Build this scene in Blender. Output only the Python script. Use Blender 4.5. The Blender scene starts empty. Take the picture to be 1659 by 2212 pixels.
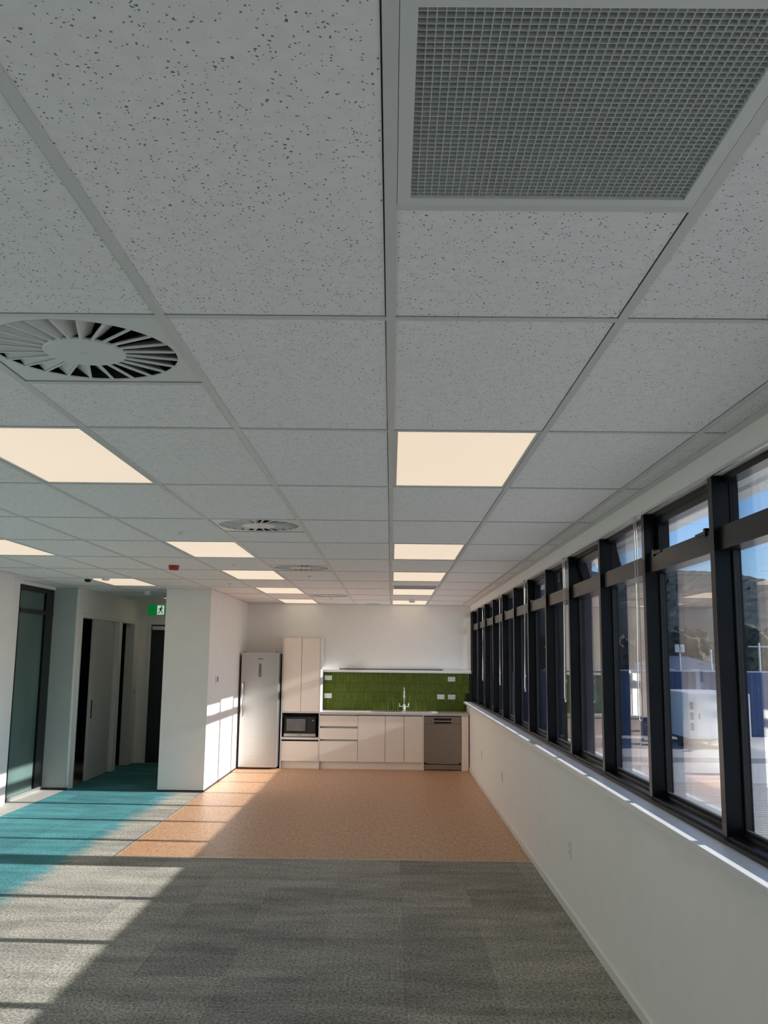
import bpy, bmesh, math, random
from mathutils import Vector, Matrix
from math import sin, cos, pi, radians

random.seed(7)
scene = bpy.context.scene
COL = scene.collection

# ------------------------------------------------------------------ camera
FPX, PITCH, YAW, ROLL, CAMZ = 1982.7, 0.1568, 0.0095, 0.0118, 1.75
fwd = Vector((-sin(YAW) * cos(PITCH), cos(YAW) * cos(PITCH), sin(PITCH)))
r0 = Vector((cos(YAW), sin(YAW), 0))
u0 = r0.cross(fwd)
rr = cos(ROLL) * r0 + sin(ROLL) * u0
uu = -sin(ROLL) * r0 + cos(ROLL) * u0
cam = bpy.data.cameras.new('camera')
cam.sensor_fit = 'VERTICAL'
cam.sensor_height = 36.0
cam.lens = FPX / 2212 * 36.0
cam.clip_end = 3000
camo = bpy.data.objects.new('camera', cam)
COL.objects.link(camo)
m3 = Matrix((rr, uu, -fwd)).transposed()
camo.matrix_world = Matrix.Translation((0, 0, CAMZ)) @ m3.to_4x4()
scene.camera = camo

# ------------------------------------------------------------------ world, sun, exposure
SUN_STRENGTH = 5.6
SKY_STRENGTH = 0.115
world = bpy.data.worlds.new('sky')
scene.world = world
world.use_nodes = True
wn = world.node_tree
wn.nodes.clear()
wo = wn.nodes.new('ShaderNodeOutputWorld')
wb = wn.nodes.new('ShaderNodeBackground')
wsky = wn.nodes.new('ShaderNodeTexSky')
wsky.sky_type = 'NISHITA'
wsky.sun_disc = False
wsky.sun_elevation = radians(19.5)
wsky.sun_rotation = radians(91.7)
wsky.air_density = 0.9
wsky.dust_density = 0.25
wsky.ozone_density = 3.0
wtint = wn.nodes.new('ShaderNodeMix')
wtint.data_type = 'RGBA'
wtint.blend_type = 'MULTIPLY'
wtint.inputs[0].default_value = 1.0
wtint.inputs[7].default_value = (0.82, 0.98, 1.20, 1)
wn.links.new(wsky.outputs[0], wtint.inputs[6])
wn.links.new(wtint.outputs[2], wb.inputs[0])
wb.inputs[1].default_value = SKY_STRENGTH
wn.links.new(wb.outputs[0], wo.inputs[0])

sun = bpy.data.lights.new('sun', 'SUN')
sun.energy = SUN_STRENGTH
sun.angle = radians(0.53)
sun.color = (1.0, 0.97, 0.93)
suno = bpy.data.objects.new('sun', sun)
COL.objects.link(suno)
suno.location = (12, -2, 8)
suno.rotation_euler = Vector((-1.0, 0.03, -0.355)).to_track_quat('-Z', 'Y').to_euler()

scene.view_settings.view_transform = 'Standard'
scene.view_settings.look = 'None'
scene.view_settings.gamma = 1.0
scene.view_settings.use_curve_mapping = False
scene.view_settings.exposure = 1.0
scene.cycles.max_bounces = 14
scene.cycles.diffuse_bounces = 9
scene.cycles.glossy_bounces = 5
scene.cycles.transparent_max_bounces = 24
scene.cycles.sample_clamp_indirect = 6.0

# ------------------------------------------------------------------ materials
MATS = {}


def newmat(name):
    m = bpy.data.materials.new(name)
    m.use_nodes = True
    nt = m.node_tree
    b = nt.nodes['Principled BSDF']
    MATS[name] = m
    return m, nt, b


def node(nt, t, **kw):
    n = nt.nodes.new(t)
    for k, v in kw.items():
        setattr(n, k, v)
    return n


def pos_scaled(nt, sx, sy, sz):
    g = node(nt, 'ShaderNodeNewGeometry')
    v = node(nt, 'ShaderNodeVectorMath', operation='MULTIPLY')
    v.inputs[1].default_value = (sx, sy, sz)
    nt.links.new(g.outputs['Position'], v.inputs[0])
    return v.outputs[0]


def mixcol(nt, fac, a, b, mode='MIX'):
    n = node(nt, 'ShaderNodeMix', data_type='RGBA', blend_type=mode)
    for sock, val in ((n.inputs[0], fac), (n.inputs[6], a), (n.inputs[7], b)):
        if hasattr(val, 'links') or hasattr(val, 'is_linked'):
            nt.links.new(val, sock)
        elif isinstance(val, (int, float)):
            sock.default_value = val
        else:
            sock.default_value = (*val, 1)
    return n.outputs[2]


def noise(nt, vec, scale, detail=2.0, rough=0.5):
    n = node(nt, 'ShaderNodeTexNoise')
    n.inputs['Scale'].default_value = scale
    n.inputs['Detail'].default_value = detail
    n.inputs['Roughness'].default_value = rough
    nt.links.new(vec, n.inputs['Vector'])
    return n.outputs['Fac']


def ramp(nt, fac, p0, c0, p1, c1):
    r = node(nt, 'ShaderNodeValToRGB')
    r.color_ramp.elements[0].position = p0
    r.color_ramp.elements[0].color = (*c0, 1)
    r.color_ramp.elements[1].position = p1
    r.color_ramp.elements[1].color = (*c1, 1)
    nt.links.new(fac, r.inputs[0])
    return r.outputs[0]


def bump(nt, b, height, strength, dist):
    bp = node(nt, 'ShaderNodeBump')
    bp.inputs['Strength'].default_value = strength
    bp.inputs['Distance'].default_value = dist
    nt.links.new(height, bp.inputs['Height'])
    nt.links.new(bp.outputs[0], b.inputs['Normal'])


def plain(name, col, rough=0.5, metal=0.0, var=0.03, vscale=6.0, spec=0.5, bumps=0.0, bscale=200.0):
    m, nt, b = newmat(name)
    v = pos_scaled(nt, 1, 1, 1)
    f = noise(nt, v, vscale, 3)
    lo = tuple(c * (1 - var) for c in col)
    hi = tuple(min(1, c * (1 + var)) for c in col)
    nt.links.new(ramp(nt, f, 0.3, lo, 0.7, hi), b.inputs['Base Color'])
    b.inputs['Roughness'].default_value = rough
    b.inputs['Metallic'].default_value = metal
    b.inputs['Specular IOR Level'].default_value = spec
    if bumps:
        bump(nt, b, noise(nt, v, bscale, 2), bumps, 0.002)
    return m


plain('paint', (0.87, 0.85, 0.815), 0.6, bumps=0.05, bscale=300, var=0.015)
plain('return_grey_green', (0.46, 0.52, 0.49), 0.6, bumps=0.05, bscale=300, var=0.015)  # even grey-green tone of the narrow return wall
plain('white_trim', (0.80, 0.79, 0.76), 0.4, var=0.01)
plain('sill_paint', (0.74, 0.75, 0.77), 0.35, var=0.02)
plain('grid_white', (0.67, 0.665, 0.65), 0.45, var=0.01)
plain('metal_white', (0.72, 0.73, 0.71), 0.4, var=0.01)
plain('grille_grey', (0.60, 0.61, 0.60), 0.45, var=0.02)
plain('frame_white', (0.66, 0.67, 0.66), 0.4, var=0.02)
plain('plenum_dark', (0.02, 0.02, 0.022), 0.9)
plain('plenum_grey', (0.34, 0.35, 0.35), 0.9)
plain('black_aluminium', (0.006, 0.0065, 0.009), 0.28, var=0.08, spec=0.25)
plain('rubber', (0.012, 0.012, 0.013), 0.7)
plain('skirting_shadow_line', (0.03, 0.03, 0.032), 0.6)  # recessed skirting and its shadow line, coloured as one dark strip
plain('cabinet', (0.86, 0.765, 0.67), 0.45, var=0.02, vscale=3)
plain('cabinet_side', (0.74, 0.70, 0.65), 0.45, var=0.01)
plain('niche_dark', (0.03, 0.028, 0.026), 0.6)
plain('bench', (0.55, 0.52, 0.48), 0.3, var=0.06, vscale=90)
plain('chrome', (0.86, 0.86, 0.86), 0.12, 1.0, var=0.0)
plain('plastic_white', (0.80, 0.80, 0.79), 0.3, var=0.01)
plain('plastic_black', (0.012, 0.012, 0.013), 0.2, var=0.1)
plain('glass_black', (0.010, 0.011, 0.012), 0.06, var=0.1)
plain('display_grey', (0.16, 0.16, 0.165), 0.2, var=0.1)
plain('door_white', (0.60, 0.59, 0.57), 0.5, var=0.01)
plain('door_dark', (0.014, 0.016, 0.022), 0.45)
plain('red_plastic', (0.42, 0.012, 0.012), 0.3, var=0.05)
plain('ceil_slab', (0.30, 0.30, 0.30), 0.9)
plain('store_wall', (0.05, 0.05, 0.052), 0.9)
plain('concrete', (0.42, 0.40, 0.37), 0.75, var=0.12, vscale=9)
plain('concrete_path', (0.62, 0.60, 0.57), 0.8, var=0.08, vscale=3)
plain('yard_concrete', (0.56, 0.55, 0.535), 0.9, var=0.12, vscale=5)  # pale yard concrete, lightened to bounce more light onto the ceiling
plain('soffit', (0.55, 0.555, 0.56), 0.7)
plain('gutter', (0.62, 0.63, 0.65), 0.4)
plain('pier', (0.10, 0.105, 0.12), 0.6)
plain('cladding_blue', (0.075, 0.12, 0.25), 0.55, var=0.06)
plain('flashing', (0.55, 0.60, 0.70), 0.4)
plain('van_white', (0.80, 0.80, 0.79), 0.4)
plain('van_dark', (0.05, 0.05, 0.055), 0.6)
plain('house_wall', (0.36, 0.42, 0.55), 0.7)
plain('house_roof', (0.28, 0.32, 0.42), 0.7)
plain('pole_grey', (0.60, 0.60, 0.58), 0.6)
plain('bark', (0.10, 0.08, 0.06), 0.9)
plain('aluminium', (0.72, 0.72, 0.71), 0.35, 0.9, var=0.02)
plain('chain_white', (0.72, 0.70, 0.66), 0.4)

# brushed steels
for nm, col in (('steel_door', (0.53, 0.52, 0.505)), ('steel_dark', (0.30, 0.265, 0.235))):
    m, nt, b = newmat(nm)
    v = pos_scaled(nt, 4, 4, 260)
    f = noise(nt, v, 1.0, 2)
    nt.links.new(ramp(nt, f, 0.3, tuple(c * .94 for c in col), 0.7, tuple(c * 1.05 for c in col)), b.inputs['Base Color'])
    b.inputs['Metallic'].default_value = 0.75
    b.inputs['Roughness'].default_value = 0.34
plain('fridge_side', (0.10, 0.10, 0.105), 0.45)

# ceiling tile: mineral fibre with dark flecks
m, nt, b = newmat('ceiling_tile')
v1 = pos_scaled(nt, 1, 1, 1)
warp = noise(nt, v1, 60, 2)
vor = node(nt, 'ShaderNodeTexVoronoi', feature='F1')
vor.inputs['Scale'].default_value = 135
vor.inputs['Randomness'].default_value = 1.0
dist = node(nt, 'ShaderNodeVectorMath', operation='MULTIPLY_ADD')
nz = node(nt, 'ShaderNodeTexNoise')
nz.inputs['Scale'].default_value = 90
nt.links.new(v1, nz.inputs['Vector'])
dist.inputs[1].default_value = (0.013, 0.013, 0)
nt.links.new(nz.outputs['Color'], dist.inputs[0])
nt.links.new(v1, dist.inputs[2])
nt.links.new(dist.outputs[0], vor.inputs['Vector'])
spot = node(nt, 'ShaderNodeMath', operation='LESS_THAN')
nt.links.new(vor.outputs['Distance'], spot.inputs[0])
sep = node(nt, 'ShaderNodeSeparateColor')
nt.links.new(vor.outputs['Color'], sep.inputs[0])
thr = node(nt, 'ShaderNodeMath', operation='MULTIPLY')
nt.links.new(sep.outputs[0], thr.inputs[0])
thr.inputs[1].default_value = 0.42
thr2 = node(nt, 'ShaderNodeMath', operation='SUBTRACT')
nt.links.new(thr.outputs[0], thr2.inputs[0])
thr2.inputs[1].default_value = 0.09
nt.links.new(thr2.outputs[0], spot.inputs[1])
basec = ramp(nt, noise(nt, v1, 30, 4), 0.3, (0.855, 0.84, 0.83), 0.7, (0.91, 0.895, 0.885))
nt.links.new(mixcol(nt, spot.outputs[0], basec, (0.22, 0.22, 0.215)), b.inputs['Base Color'])
b.inputs['Roughness'].default_value = 0.95
b.inputs['Specular IOR Level'].default_value = 0.1

# carpet: grey loop pile that turns teal away from the windows
m, nt, b = newmat('carpet')
g = node(nt, 'ShaderNodeNewGeometry')
sx = node(nt, 'ShaderNodeSeparateXYZ')
nt.links.new(g.outputs['Position'], sx.inputs[0])
v1 = pos_scaled(nt, 1, 1, 1)
edge = noise(nt, pos_scaled(nt, 3.0, 9, 1), 1.0, 4, 0.65)
a1 = node(nt, 'ShaderNodeMath', operation='MULTIPLY_ADD')
nt.links.new(edge, a1.inputs[0])
a1.inputs[1].default_value = 0.55
nt.links.new(sx.outputs[0], a1.inputs[2])
mr = node(nt, 'ShaderNodeMapRange', interpolation_type='SMOOTHSTEP')
mr.inputs['From Min'].default_value = -2.60
mr.inputs['From Max'].default_value = -2.36
mr.inputs['To Min'].default_value = 1.0
mr.inputs['To Max'].default_value = 0.0
nt.links.new(a1.outputs[0], mr.inputs['Value'])
pile = noise(nt, pos_scaled(nt, 62, 48, 1), 1.0, 4, 0.8)
big = noise(nt, pos_scaled(nt, 1.6, 5.0, 1), 1.0, 4, 0.6)
grey = ramp(nt, pile, 0.36, (0.175, 0.165, 0.145), 0.64, (0.65, 0.63, 0.58))
teal = ramp(nt, pile, 0.36, (0.04, 0.16, 0.19), 0.64, (0.14, 0.40, 0.45))
c = mixcol(nt, mr.outputs[0], grey, teal)
oi = node(nt, 'ShaderNodeObjectInfo')
tint = ramp(nt, oi.outputs['Random'], 0.0, (0.80, 0.79, 0.79), 1.0, (1.06, 1.05, 1.02))
c = mixcol(nt, 1.0, c, tint, 'MULTIPLY')
c = mixcol(nt, 1.0, c, ramp(nt, big, 0.33, (0.72, 0.715, 0.70), 0.67, (1.12, 1.10, 1.07)), 'MULTIPLY')
nt.links.new(c, b.inputs['Base Color'])
b.inputs['Roughness'].default_value = 1.0
b.inputs['Specular IOR Level'].default_value = 0.05
bump(nt, b, pile, 0.6, 0.004)

# vinyl with flecks
m, nt, b = newmat('vinyl')
streak = noise(nt, pos_scaled(nt, 34, 9, 1), 1.0, 5, 0.7)
fine = noise(nt, pos_scaled(nt, 50, 15, 1), 1.0, 2, 0.6)
c = ramp(nt, streak, 0.30, (0.42, 0.215, 0.11), 0.66, (0.68, 0.40, 0.235))
c = mixcol(nt, 1.0, c, ramp(nt, fine, 0.33, (0.62, 0.58, 0.52), 0.43, (1.0, 1.0, 1.0)), 'MULTIPLY')
nt.links.new(c, b.inputs['Base Color'])
b.inputs['Roughness'].default_value = 0.42
b.inputs['Specular IOR Level'].default_value = 0.45

# glazed green tile
m, nt, b = newmat('green_tile')
f = noise(nt, pos_scaled(nt, 45, 2, 6), 1.0, 3, 0.6)
nt.links.new(ramp(nt, f, 0.3, (0.075, 0.115, 0.006), 0.7, (0.20, 0.265, 0.022)), b.inputs['Base Color'])
b.inputs['Roughness'].default_value = 0.38
b.inputs['Specular IOR Level'].default_value = 0.3
plain('grout', (0.022, 0.026, 0.012), 0.9)

# deck timber
m, nt, b = newmat('deck_timber')
f = noise(nt, pos_scaled(nt, 1.2, 60, 4), 1.0, 3, 0.6)
nt.links.new(ramp(nt, f, 0.3, (0.45, 0.43, 0.40), 0.7, (0.60, 0.57, 0.54)), b.inputs['Base Color'])
b.inputs['Roughness'].default_value = 0.8

# forest and foliage
m, nt, b = newmat('hazy_forest')
f = noise(nt, pos_scaled(nt, 0.09, 0.09, 0.13), 1.0, 6, 0.7)
nt.links.new(ramp(nt, f, 0.36, (0.040, 0.052, 0.060), 0.66, (0.095, 0.108, 0.108)), b.inputs['Base Color'])  # blue-grey distance haze is mixed into the base colour
b.inputs['Roughness'].default_value = 1.0
b.inputs['Specular IOR Level'].default_value = 0.05
m, nt, b = newmat('foliage')
f = noise(nt, pos_scaled(nt, 1.3, 1.3, 1.3), 1.0, 5, 0.7)
nt.links.new(ramp(nt, f, 0.35, (0.03, 0.04, 0.032), 0.66, (0.15, 0.15, 0.11)), b.inputs['Base Color'])
b.inputs['Roughness'].default_value = 1.0

# window glass: clear pane, Fresnel reflection on both faces
def glassmat(name, tint, f0):
    m = bpy.data.materials.new(name)
    m.use_nodes = True
    MATS[name] = m
    nt = m.node_tree
    nt.nodes.clear()
    out = node(nt, 'ShaderNodeOutputMaterial')
    tr = node(nt, 'ShaderNodeBsdfTransparent')
    tr.inputs[0].default_value = (*tint, 1)
    gl = node(nt, 'ShaderNodeBsdfGlossy')
    gl.inputs['Roughness'].default_value = 0.0
    gl.inputs[0].default_value = (0.96, 0.97, 0.98, 1)
    lw = node(nt, 'ShaderNodeLayerWeight')
    lw.inputs['Blend'].default_value = 0.5
    pw = node(nt, 'ShaderNodeMath', operation='POWER')
    pw.inputs[1].default_value = 3.7
    nt.links.new(lw.outputs['Facing'], pw.inputs[0])
    ma = node(nt, 'ShaderNodeMath', operation='MULTIPLY_ADD')
    ma.inputs[1].default_value = 1.0 - f0
    ma.inputs[2].default_value = f0
    nt.links.new(pw.outputs[0], ma.inputs[0])
    mx = node(nt, 'ShaderNodeMixShader')
    nt.links.new(ma.outputs[0], mx.inputs[0])
    nt.links.new(tr.outputs[0], mx.inputs[1])
    nt.links.new(gl.outputs[0], mx.inputs[2])
    nt.links.new(mx.outputs[0], out.inputs[0])


glassmat('window_glass', (0.985, 0.99, 0.99), 0.04)

m, nt, b = newmat('frosted_glass')
f = noise(nt, pos_scaled(nt, 1, 1, 0.6), 1.5, 2)
nt.links.new(ramp(nt, f, 0.3, (0.10, 0.17, 0.155), 0.7, (0.14, 0.22, 0.20)), b.inputs['Base Color'])
b.inputs['Roughness'].default_value = 0.45
b.inputs['Transmission Weight'].default_value = 0.25


def emit(name, col, strength):
    m, nt, b = newmat(name)
    f = noise(nt, pos_scaled(nt, 1, 1, 1), 2.0, 1)
    nt.links.new(ramp(nt, f, 0.3, tuple(c * .98 for c in col), 0.7, col), b.inputs['Emission Color'])
    b.inputs['Base Color'].default_value = (*(c * 0.4 for c in col), 1)
    b.inputs['Emission Strength'].default_value = strength
    b.inputs['Roughness'].default_value = 0.6


emit('led_panel', (1.0, 0.83, 0.65), 0.385)
emit('exit_green', (0.0, 0.20, 0.035), 0.3)
emit('exit_white', (0.62, 0.78, 0.68), 0.35)
plain('exit_ink', (0.004, 0.05, 0.014), 0.5)

# ------------------------------------------------------------------ mesh helpers


class MB:
    def __init__(self):
        self.v, self.f = [], []

    def box(self, x0, x1, y0, y1, z0, z1):
        n = len(self.v)
        self.v += [(x0, y0, z0), (x1, y0, z0), (x1, y1, z0), (x0, y1, z0), (x0, y0, z1), (x1, y0, z1), (x1, y1, z1), (x0, y1, z1)]
        self.f += [tuple(n + i for i in q) for q in ((0, 3, 2, 1), (4, 5, 6, 7), (0, 1, 5, 4), (1, 2, 6, 5), (2, 3, 7, 6), (3, 0, 4, 7))]
        return self

    def prism(self, pts, axis, a, b):
        """pts: 2D outline (ccw), extruded along axis 0/1/2 from a to b"""
        n = len(self.v)
        k = len(pts)
        for t in (a, b):
            for p in pts:
                q = list(p)
                q.insert(axis, t)
                self.v.append(tuple(q))
        self.f.append(tuple(n + i for i in reversed(range(k))))
        self.f.append(tuple(n + k + i for i in range(k)))
        for i in range(k):
            j = (i + 1) % k
            self.f.append((n + i, n + j, n + k + j, n + k + i))
        return self

    def lathe(self, prof, cx, cy, seg=20):
        """prof: list of (radius, z) top to bottom"""
        n = len(self.v)
        for r, z in prof:
            for i in range(seg):
                a = 2 * pi * i / seg
                self.v.append((cx + r * cos(a), cy + r * sin(a), z))
        for j in range(len(prof) - 1):
            for i in range(seg):
                k = (i + 1) % seg
                self.f.append((n + j * seg + i, n + (j + 1) * seg + i, n + (j + 1) * seg + k, n + j * seg + k))
        self.f.append(tuple(n + i for i in range(seg)))
        self.f.append(tuple(n + (len(prof) - 1) * seg + i for i in reversed(range(seg))))
        return self

    def tube(self, pts, r, seg=8, closed=False):
        n = len(self.v)
        P = [Vector(p) for p in pts]
        k = len(P)
        for i, p in enumerate(P):
            if closed:
                t = P[(i + 1) % k] - P[i - 1]
            else:
                t = P[min(i + 1, k - 1)] - P[max(i - 1, 0)]
            t.normalize()
            ref = Vector((0, 0, 1)) if abs(t.z) < 0.9 else Vector((0, 1, 0))
            a = t.cross(ref).normalized()
            b = t.cross(a).normalized()
            rad = r[i] if isinstance(r, (list, tuple)) else r
            for s in range(seg):
                w = 2 * pi * s / seg
                self.v.append(tuple(p + a * rad * cos(w) + b * rad * sin(w)))
        for i in range(k if closed else k - 1):
            j = (i + 1) % k
            for s in range(seg):
                q = (s + 1) % seg
                self.f.append((n + i * seg + s, n + i * seg + q, n + j * seg + q, n + j * seg + s))
        if not closed:
            self.f.append(tuple(n + s for s in reversed(range(seg))))
            self.f.append(tuple(n + (k - 1) * seg + s for s in range(seg)))
        return self

    def mesh(self, name, mat, smooth=False):
        me = bpy.data.meshes.new(name)
        me.from_pydata(self.v, [], self.f)
        me.materials.append(MATS[mat])
        me.update()
        bm = bmesh.new()
        bm.from_mesh(me)
        bmesh.ops.recalc_face_normals(bm, faces=bm.faces)
        bm.to_mesh(me)
        bm.free()
        if smooth:
            for p in me.polygons:
                p.use_smooth = True
        return me

    def build(self, name, mat, parent=None, bevel=0.0, smooth=False, seg=2):
        o = bpy.data.objects.new(name, self.mesh(name, mat, smooth))
        COL.objects.link(o)
        if parent is not None:
            o.parent = parent
        if bevel:
            md = o.modifiers.new('bevel', 'BEVEL')
            md.width = bevel
            md.segments = seg
            md.limit_method = 'ANGLE'
        return o


def box(name, mat, dims, parent=None, bevel=0.0):
    return MB().box(*dims).build(name, mat, parent, bevel)


def tag(o, label, cat, group=None):
    o['label'] = label
    o['category'] = cat
    if group:
        o['group'] = group
    return o


def thing(name, loc, label, cat, group=None):
    o = bpy.data.objects.new(name, None)
    o.empty_display_size = 0.1
    COL.objects.link(o)
    o.location = loc
    return tag(o, label, cat, group)


def struct(o, label=None):
    o['kind'] = 'structure'
    if label:
        o['label'] = label
    return o


def sempty(name, loc, label=None):
    o = bpy.data.objects.new(name, None)
    o.empty_display_size = 0.1
    COL.objects.link(o)
    o.location = loc
    return struct(o, label)


def inst(me, name, parent, loc=(0, 0, 0), rot=(0, 0, 0), scale=None):
    o = bpy.data.objects.new(name, me)
    COL.objects.link(o)
    o.parent = parent
    o.location = loc
    o.rotation_euler = rot
    if scale:
        o.scale = scale
    return o


# ------------------------------------------------------------------ room dimensions (metres)
CZ = 2.625                     # ceiling height
XC = -0.01                     # a main runner of the ceiling grid
Y1 = 2.2835                    # a cross row of the ceiling grid
XW = 1.255                     # face of the low wall under the windows
XF = 1.325                     # inner face of the window mullions
XG = 1.408                      # glass plane
YB = 15.5                      # kitchen back wall
YK = 14.88                     # front of the cabinets
YR = -2.6                      # wall behind the camera
XD = -2.41                     # divider wall face towards kitchen
YD = 12.27                     # divider wall face towards camera
XL = -4.27                     # left wall
XCOR = -4.2                    # corridor wall
TOP = 2.95

# ------------------------------------------------------------------ walls
W = struct
W(box('wall_right', 'paint', (XW, 1.50, YR, YB, -0.2, 1.015)), 'low white wall under the long row of windows')
W(box('wall_header', 'paint', (XF, 1.50, YR, YB, 2.515, TOP)), 'white bulkhead above the windows')
W(box('wall_back', 'paint', (XD - 0.1, 1.50, YB, YB + 0.2, -0.2, TOP)), 'white kitchen end wall')
W(box('wall_divider', 'paint', (-3.01, XD, YD, YB + 0.2, -0.012, TOP)), 'white wall block between corridor and kitchen')
W(box('wall_left', 'paint', (-4.75, XL, YR, 10.35, -0.2, TOP)), 'white wall at the left edge')
W(box('wall_front', 'paint', (-4.75, 1.50, YR - 0.15, YR, -0.2, TOP)), 'white wall behind the viewpoint')
W(box('wall_corridor_end', 'paint', (-4.32, -3.01, 15.4, 15.7, -0.012, TOP)), 'end wall of the corridor')
wc = MB()
wc.box(-4.32, XCOR, 12.36, 12.50, -0.012, TOP)
wc.box(-4.32, XCOR, 14.27, 14.37, -0.012, TOP)
wc.box(-4.32, XCOR, 15.08, 15.4, -0.012, TOP)
wc.box(-4.32, XCOR, 12.50, 14.27, 2.25, TOP)
wc.box(-4.32, XCOR, 14.37, 15.08, 2.25, TOP)
W(wc.build('wall_corridor', 'paint'), 'left wall of the corridor with two door openings')
W(box('wall_return', 'return_grey_green', (-4.75, XCOR - 0.03, 12.335, 12.36, -0.012, TOP)), 'narrow grey-green wall beside the frosted door')
W(box('wall_recess', 'paint', (-4.62, -4.52, 10.35, 11.14, -0.012, TOP)), 'wall of the entrance recess')
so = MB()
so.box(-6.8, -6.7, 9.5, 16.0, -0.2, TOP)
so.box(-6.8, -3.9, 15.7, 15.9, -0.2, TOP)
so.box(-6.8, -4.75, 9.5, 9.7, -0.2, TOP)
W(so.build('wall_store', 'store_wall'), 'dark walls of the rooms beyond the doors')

# ------------------------------------------------------------------ floor
floor = W(box('floor', 'concrete', (-6.8, 1.50, YR - 0.15, 15.9, -0.2, -0.010)), 'floor slab')
box('vinyl_sheet', 'vinyl', (-2.405, XW, 8.39, YB, -0.010, 0.0), floor)
box('stone_vinyl_strip', 'concrete', (-4.55, -4.212, 8.39, 12.335, -0.010, 0.0), floor)
tiles = {}


def carpet_tile(x0, x1, y0, y1):
    if x1 - x0 < 0.01 or y1 - y0 < 0.01:
        return
    w, d = round(x1 - x0, 3), round(y1 - y0, 3)
    if (w, d) not in tiles:
        g = 0.0006
        tiles[(w, d)] = MB().prism([(g, g), (w - g, g), (w - g, d - g), (g, d - g)], 2, -0.010, 0.0).mesh('carpet_tile', 'carpet')
    inst(tiles[(w, d)], 'carpet_tile', floor, (x0, y0, 0))


def span(a, b, origin, step):
    k = math.floor((a - origin) / step + 1e-6)
    cur = a
    out = []
    while cur < b - 1e-6:
        k += 1
        nx = min(b, origin + k * step)
        if nx > cur + 1e-6:
            out.append((cur, nx))
        cur = max(cur, nx)
    return out


for xa, xb in span(XL, XW, -2.405, 0.5):
    for ya, yb in span(YR, 8.39, 8.39, 0.5):
        carpet_tile(xa, xb, ya, yb)
for xa, xb in span(-4.212, -2.405, -2.405, 0.5):
    for ya, yb in span(8.39, YD, 8.39, 0.5):
        carpet_tile(xa, xb, ya, yb)
for xa, xb in span(XCOR - 0.1, -3.01, -2.405, 0.5):
    for ya, yb in span(YD, 15.4, 8.39, 0.5):
        carpet_tile(max(xa, -4.212 if yb < 12.34 else -9), xb, ya, yb)

W(box('trim_1', 'aluminium', (-2.411, -2.399, 8.39, YD, -0.009, 0.0025)), 'thin metal strip between teal carpet and vinyl')
W(box('trim_2', 'aluminium', (-2.405, XW - 0.012, 8.384, 8.396, -0.009, 0.0025)), 'thin metal strip between grey carpet and vinyl')

# skirtings
sk = MB().prism([(XW, 0.0), (XW - 0.012, 0.0), (XW - 0.012, 0.055), (XW - 0.004, 0.066), (XW, 0.066)], 1, YR, 14.86)
W(sk.build('baseboard_right', 'white_trim'), 'white skirting under the window wall')
sd = MB()  # solid dark strips take in the shadow line at the wall foot
sd.box(-3.012, XD + 0.003, YD - 0.003, YD + 0.01, 0, 0.022)
sd.box(XD - 0.01, XD + 0.003, YD - 0.003, 14.72, 0, 0.022)
sd.box(-4.56, XCOR + 0.003, 12.330, 12.34, 0, 0.022)
W(sd.build('baseboard_divider', 'skirting_shadow_line'), 'thin dark strip of skirting and shadow line at the foot of the divider wall')

# ------------------------------------------------------------------ ceiling
ceiling = W(box('ceiling', 'ceil_slab', (-6.8, 1.50, YR - 0.15, 15.9, TOP, TOP + 0.15)), 'suspended ceiling of flecked tiles in a white grid')
colx = [XC + 0.6 * k for k in range(-7, 3)]          # -4.21 ... 1.19
rowy = [Y1 + 1.2 * k for k in range(-4, 12)]         # ... 15.4835
LIGHTS = {}   # (col,row) -> True ; col k: colx index by k, row j index
tile_mesh = {}


def ceil_tile(x0, x1, y0, y1):
    g = 0.0150
    w, d = round(x1 - x0, 3), round(y1 - y0, 3)
    if w < 0.05 or d < 0.05:
        return
    if (w, d) not in tile_mesh:
        tile_mesh[(w, d)] = MB().box(0.006, w - g, 0.006, d - g, 0.0, 0.016).mesh('ceiling_tile', 'ceiling_tile')
    inst(tile_mesh[(w, d)], 'ceiling_tile', ceiling, (x0, y0, CZ - 0.0015))


def bar_y(x, y0, y1, w=0.024):
    MB().box(x - w / 2, x + w / 2, y0, y1, CZ - 0.005, CZ - 0.002).box(x - 0.004, x + 0.004, y0, y1, CZ - 0.003, CZ + 0.035).build('main_runner', 'grid_white', ceiling)


def bar_x(y, x0, x1, w=0.024):
    MB().box(x0, x1, y - w / 2, y + w / 2, CZ - 0.0045, CZ - 0.0018).box(x0, x1, y - 0.004, y + 0.004, CZ - 0.003, CZ + 0.03).build('cross_tee', 'grid_white', ceiling)


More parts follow.
